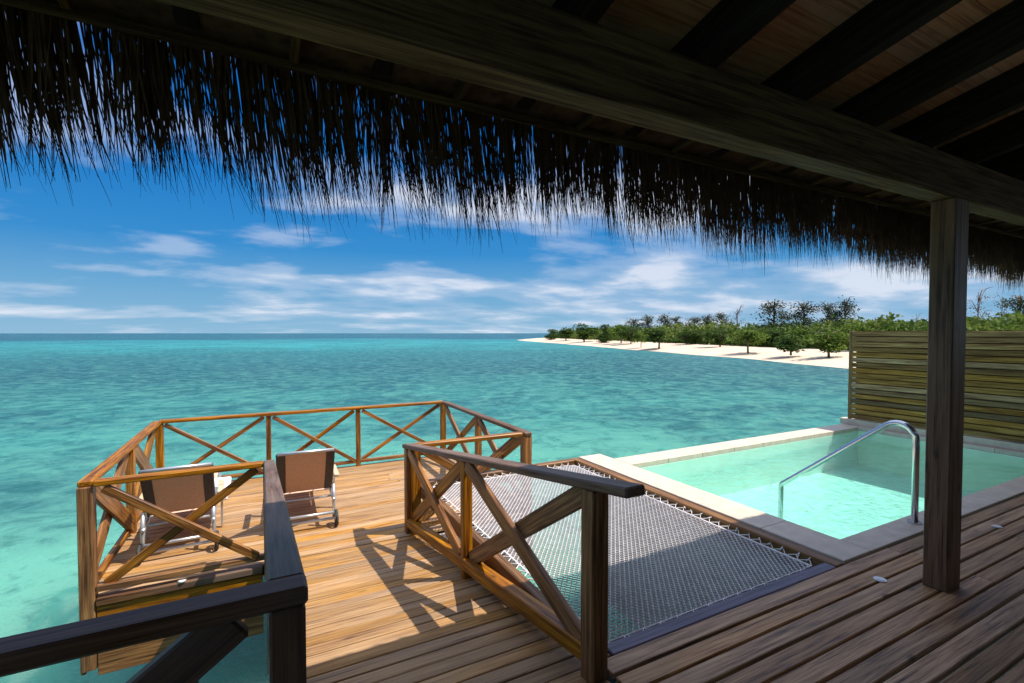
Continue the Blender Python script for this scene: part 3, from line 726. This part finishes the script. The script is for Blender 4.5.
# ---------------------------------------------------------------- loungers
def make_lounger():
    rt = empty('sun_lounger', (0,0,0), 'x', 'sun lounger', 'sun loungers on the sun deck')
    W = .275
    # frame: y=0 at the wheels (head end), foot end at +1.75; back hinge at y=.27
    for s_ in (-1,1):
        b = MB(); x = s_*W
        b.tube([(x,-.02,.30), (x,.3,.31), (x,1.7,.31), (x,1.78,.29)], .019, 8)
        b.build('side_rail', M['alu'], rt)
        b = MB(); b.tube([(x*1.02,.04,.09), (x*1.02,.0,.2), (x*1.0,.02,.46)], .018, 8); b.build('leg', M['alu'], rt)
        b = MB(); b.tube([(x,1.55,.31), (x,1.62,.0)], .014, 8); b.build('leg', M['alu'], rt)
        # wheel
        b = MB(); n_ = 20
        ring = [(x*1.1, .085*math.cos(2*math.pi*k/n_), .088+.075*math.sin(2*math.pi*k/n_)) for k in range(n_+1)]
        b.tube(ring, .017, 8, caps=False); wh = b.build('wheel', M['rubber'], rt)
        b = MB()
        for k in range(5):
            a = 2*math.pi*k/5; b.tube([(x*1.1,0,.088), (x*1.1,.078*math.cos(a),.088+.07*math.sin(a))], .006, 5)
        b.tube([(x*1.1-.02,0,.088), (x*1.1+.02,0,.088)], .018, 10); b.build('hub', M['alu'], wh)
        # armrest on its post
        b = MB(); xa = s_*(W+.055); b.box((xa, .42, .50), (.055,.46,.025), bev=.006); ar = b.build('armrest', M['arm'], rt)
        b = MB(); b.box((xa, .60, .40), (.03,.045,.175), bev=.004); b.box((xa, .60, .17), (.022,.04,.30), bev=.003); b.build('support', M['alu'], ar)
    for y_, z_, r_ in ((0,.088,.015), (-.02,.16,.016), (.25,.26,.012), (1.76,.3,.014)):
        b = MB(); b.tube([(-W,y_,z_), (W,y_,z_)], r_, 8); b.build('cross_bar', M['alu'], rt)
    # backrest leans back towards the wheels
    y0, z0_, y1, z1_ = .30, .34, -.10, .86
    d = Vector((0, y1-y0, z1_-z0_)); L = d.length; d.normalize(); nrm = Vector((0, -d.z, d.y))
    def sheet(x0, x1, t0, t1, off, th_):
        mb = MB(); pts = []
        nseg = 6
        for k in range(nseg+1):
            t = t0+(t1-t0)*k/nseg; sag = -.018*math.sin(math.pi*t)
            q = Vector((0, y0, z0_))+d*L*t-nrm*sag+nrm*off
            for x, o_ in ((x0,0),(x1,0),(x1,-th_),(x0,-th_)): pts.append(Vector((x,0,0))+q+nrm*o_)
        fs = []
        for k in range(nseg):
            for j in range(4): fs.append((k*4+j, k*4+(j+1) % 4, k*4+4+(j+1) % 4, k*4+4+j))
        fs += [(3,2,1,0), tuple(nseg*4+j for j in range(4))]
        mb.add(pts, fs); return mb
    sheet(-W+.075, W-.075, 0, 1, 0, .006).build('backrest', M['sling'], rt)
    for s_ in (-1,1):
        x0, x1 = sorted((s_*(W-.077), s_*(W+.004)))
        sheet(x0, x1, 0, 1, .004, .012).build('backrest_band', M['band'], rt)
        b = MB(); q0 = Vector((s_*W, y0, z0_-.02)); b.tube([q0-nrm*.02, q0-nrm*.02+d*L*1.02], .014, 8); b.build('back_frame', M['frame_dark'], rt)
    b = MB(); q = Vector((0,y0,z0_))+d*L*1.02; b.tube([(-W,q.y,q.z), (W,q.y,q.z)], .017, 8); b.build('top_bar', M['alu'], rt)
    b = MB(); b.box((0, 1.02, .322), (W*2-.04, 1.44, .006), bev=.002); b.build('seat', M['sling'], rt)
    for s_ in (-1,1):
        b = MB(); b.tube([(s_*.12, .12, .56), (s_*.12, .42, .30)], .008, 6); b.build('prop', M['alu'], rt)
    return rt
def copy_tree(o, parent=None):
    c_ = o.copy(); C.objects.link(c_); c_.parent = parent
    for ch in list(o.children): copy_tree(ch, c_)
    return c_
bpy.context.view_layer.update()
l1 = make_lounger(); l1.location = (-.72, 5.46, ZL); l1['label'] = 'left brown sling lounger with a white towel, seen from behind through the near railing'
l2 = copy_tree(l1); l2.location = (.40, 5.55, ZL); l2['label'] = 'right brown sling lounger standing clear in the middle of the sun deck'
l1.rotation_euler.z = R(2); l2.rotation_euler.z = R(-2)
# folded towel on the left lounger
b = MB(); b.box((-.60, 5.46+.85, ZL+.36), (.50, .75, .06), bev=.02); b.box((-.47, 5.46+.62, ZL+.41), (.24, .32, .05), bev=.02)
tag(b.build('towel', M['towel']), 'folded white towel lying on the seat of the left lounger', 'towel')

# ---------------------------------------------------------------- pavilion
PVX, PVY = 3.82, 1.40
pav = empty('pavilion', (PVX, PVY, ZU), 'thatched timber pavilion roof with dark post, beam and hanging palm fringe', 'pavilion')
BZ0, BZ1 = .82, 1.07
beam('post', (3.80, 1.408, ZU), (3.80, 1.408, BZ0-.001), .125, .18, M['post'], pav, up=(1,0,0))
beam('beam', (-2.5, PVY+.02, (BZ0+BZ1)/2), (11, PVY+.02, (BZ0+BZ1)/2), .13, BZ1-BZ0, M['beam'], pav, bev=.008)
beam('post', (10.2, PVY, ZU), (10.2, PVY, BZ0), .16, .16, M['post'], pav, up=(1,0,0))
SL = .22
def roofz(y): return BZ1+SL*(PVY-.05-y)
xs = [1.04+.6*k for k in range(-6, 16)]
for x in xs:
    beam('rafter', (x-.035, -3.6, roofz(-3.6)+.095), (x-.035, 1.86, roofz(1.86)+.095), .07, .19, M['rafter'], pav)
b = MB(); ang = Matrix.Rotation(-math.atan(SL), 3, 'X'); Lr = math.hypot(5.5, 5.5*SL)
def sheet_roof(mb, x0, x1, y0, y1, off0, off1):
    vs = [(x, y, roofz(y)+o_) for x in (x0, x1) for y in (y0, y1) for o_ in (off0, off1)]
    mb.add(vs, [(0,1,3,2), (4,6,7,5), (0,4,5,1), (2,3,7,6), (0,2,6,4), (1,5,7,3)])
for k in range(36): sheet_roof(b, -3.0, 10.9, -3.6+k*.15, -3.6+k*.15+.147, .192, .212)
b.build('ceiling', M['ceiling'], pav, loc=-pav.location)
b = MB(); sheet_roof(b, -3.2, 11.1, -3.7, 1.885, .216, .27)
b.build('thatch_layer', M['thatch'], pav, loc=-pav.location)
b = MB(); b.add([(x, y, z) for x in (-3, 10.9) for y, z in ((1.50, 1.0), (1.935, .965), (1.935, 1.13), (1.50, 1.13))], [(0,1,2,3), (4,7,6,5), (0,4,5,1), (1,5,6,2), (2,6,7,3), (3,7,4,0)])
b.build('eave_bundle', M['thatch'], pav, loc=-pav.location)
beam('batten', (-3.0, 1.865, .935), (10.9, 1.865, .935), .022, .03, M['beam'], pav, bev=.003)
for x in xs: beam('batten_tie', (x+.27, 1.49, .985), (x+.27, 1.85, .945), .03, .022, M['beam'], pav)
for k, y0_ in enumerate((-3.6,)):
    b = MB()
    for q in range(26): b.box((3.9, y0_, ZU+.09+.138*q), (14.4, .05, .134), bev=.004)
    b.build('unseen_back_wall', M['post'], pav, loc=-pav.location)  # unseen wall behind the viewer, added to block sky light from the rear


# palm fringe
def fringe():
    mb = MB(); rng = random.Random(11)
    x0, x1 = -1.7, 9.0
    def strand(px, py, zt, ln, lx, ly, cv, r_, seg=4):
        pts = []
        for j in range(seg+1):
            t = j/seg; pts.append(Vector((px+lx*ln*t+cv*t*t*t+.003*rng.gauss(0,1)*t, py+ly*ln*t, zt-ln*t)))
        vs = []
        for j, p in enumerate(pts):
            t = j/seg; rr = r_*(1 if t < .6 else 1-.78*(t-.6)/.4)
            vs += [p+Vector((-rr,-rr*.5,0)), p+Vector((rr,-rr*.5,0)), p+Vector((0,rr,0))]
        fs = [(q*3+m_, q*3+(m_+1) % 3, q*3+3+(m_+1) % 3, q*3+3+m_) for q in range(seg) for m_ in range(3)]
        mb.add(vs, fs, rng.random())
    x = x0; clumps = []; gap = []
    while x < x1:
        wd = rng.uniform(.012, .045); clumps.append((x, wd)); x += wd*rng.uniform(.45, .95)
        if rng.random() < .03:
            g_ = rng.choice((rng.uniform(.012, .022), rng.uniform(.012,.022), rng.uniform(.03, .05))); gap.append((x, x+g_)); x += g_
    def env(cx): return .47+.035*max(0, min(1, (2.0-cx)/2))+.03*math.sin(cx*3.1)+.025*math.sin(cx*7.7+1)+.02*math.sin(cx*17)
    for (cx, wd) in clumps:
        yy = rng.uniform(1.89, 1.95); n_ = rng.randint(8, 17)
        lean = rng.gauss(.07, .05); ln_c = env(cx)+rng.gauss(0, .035)
        for k in range(n_):
            px = cx+rng.gauss(0, .45)*wd; zt = rng.uniform(.96, 1.0)
            strand(px, yy+rng.uniform(-.03, .06), zt, ln_c*rng.choice((rng.uniform(.74, 1.04), rng.uniform(.74, 1.04), rng.uniform(.35, .95)))+(zt-.98)*.8, lean+rng.gauss(0,.035), rng.gauss(.03,.05), rng.gauss(.010,.018), rng.uniform(.0015,.0032))
    # loose single straws, and the short dense stubble under the thatch edge
    for k in range(2600):
        px = rng.uniform(x0, x1); ln = env(px)*rng.uniform(.55, 1.18)
        strand(px, rng.uniform(1.89, 1.98), rng.uniform(.96, 1.0), ln, rng.gauss(.08,.06), rng.gauss(.03,.05), rng.gauss(.02,.035), rng.uniform(.0010,.0020))
    for k in range(3500):
        px = rng.uniform(x0, x1)
        if any(a < px < c_ for a, c_ in gap) and rng.random() < .8: continue
        if px < 1.0 and rng.random() < .35: continue
        strand(px, rng.uniform(1.90, 1.95), rng.uniform(.97, 1.0), rng.uniform(.06, .2), rng.gauss(.06,.06), rng.gauss(.03,.05), 0, rng.uniform(.0018,.0036), 2)
    return mb
fr = fringe().build('palm_fringe', M['thatch'], pav, loc=-pav.location); fr['kind'] = 'stuff'
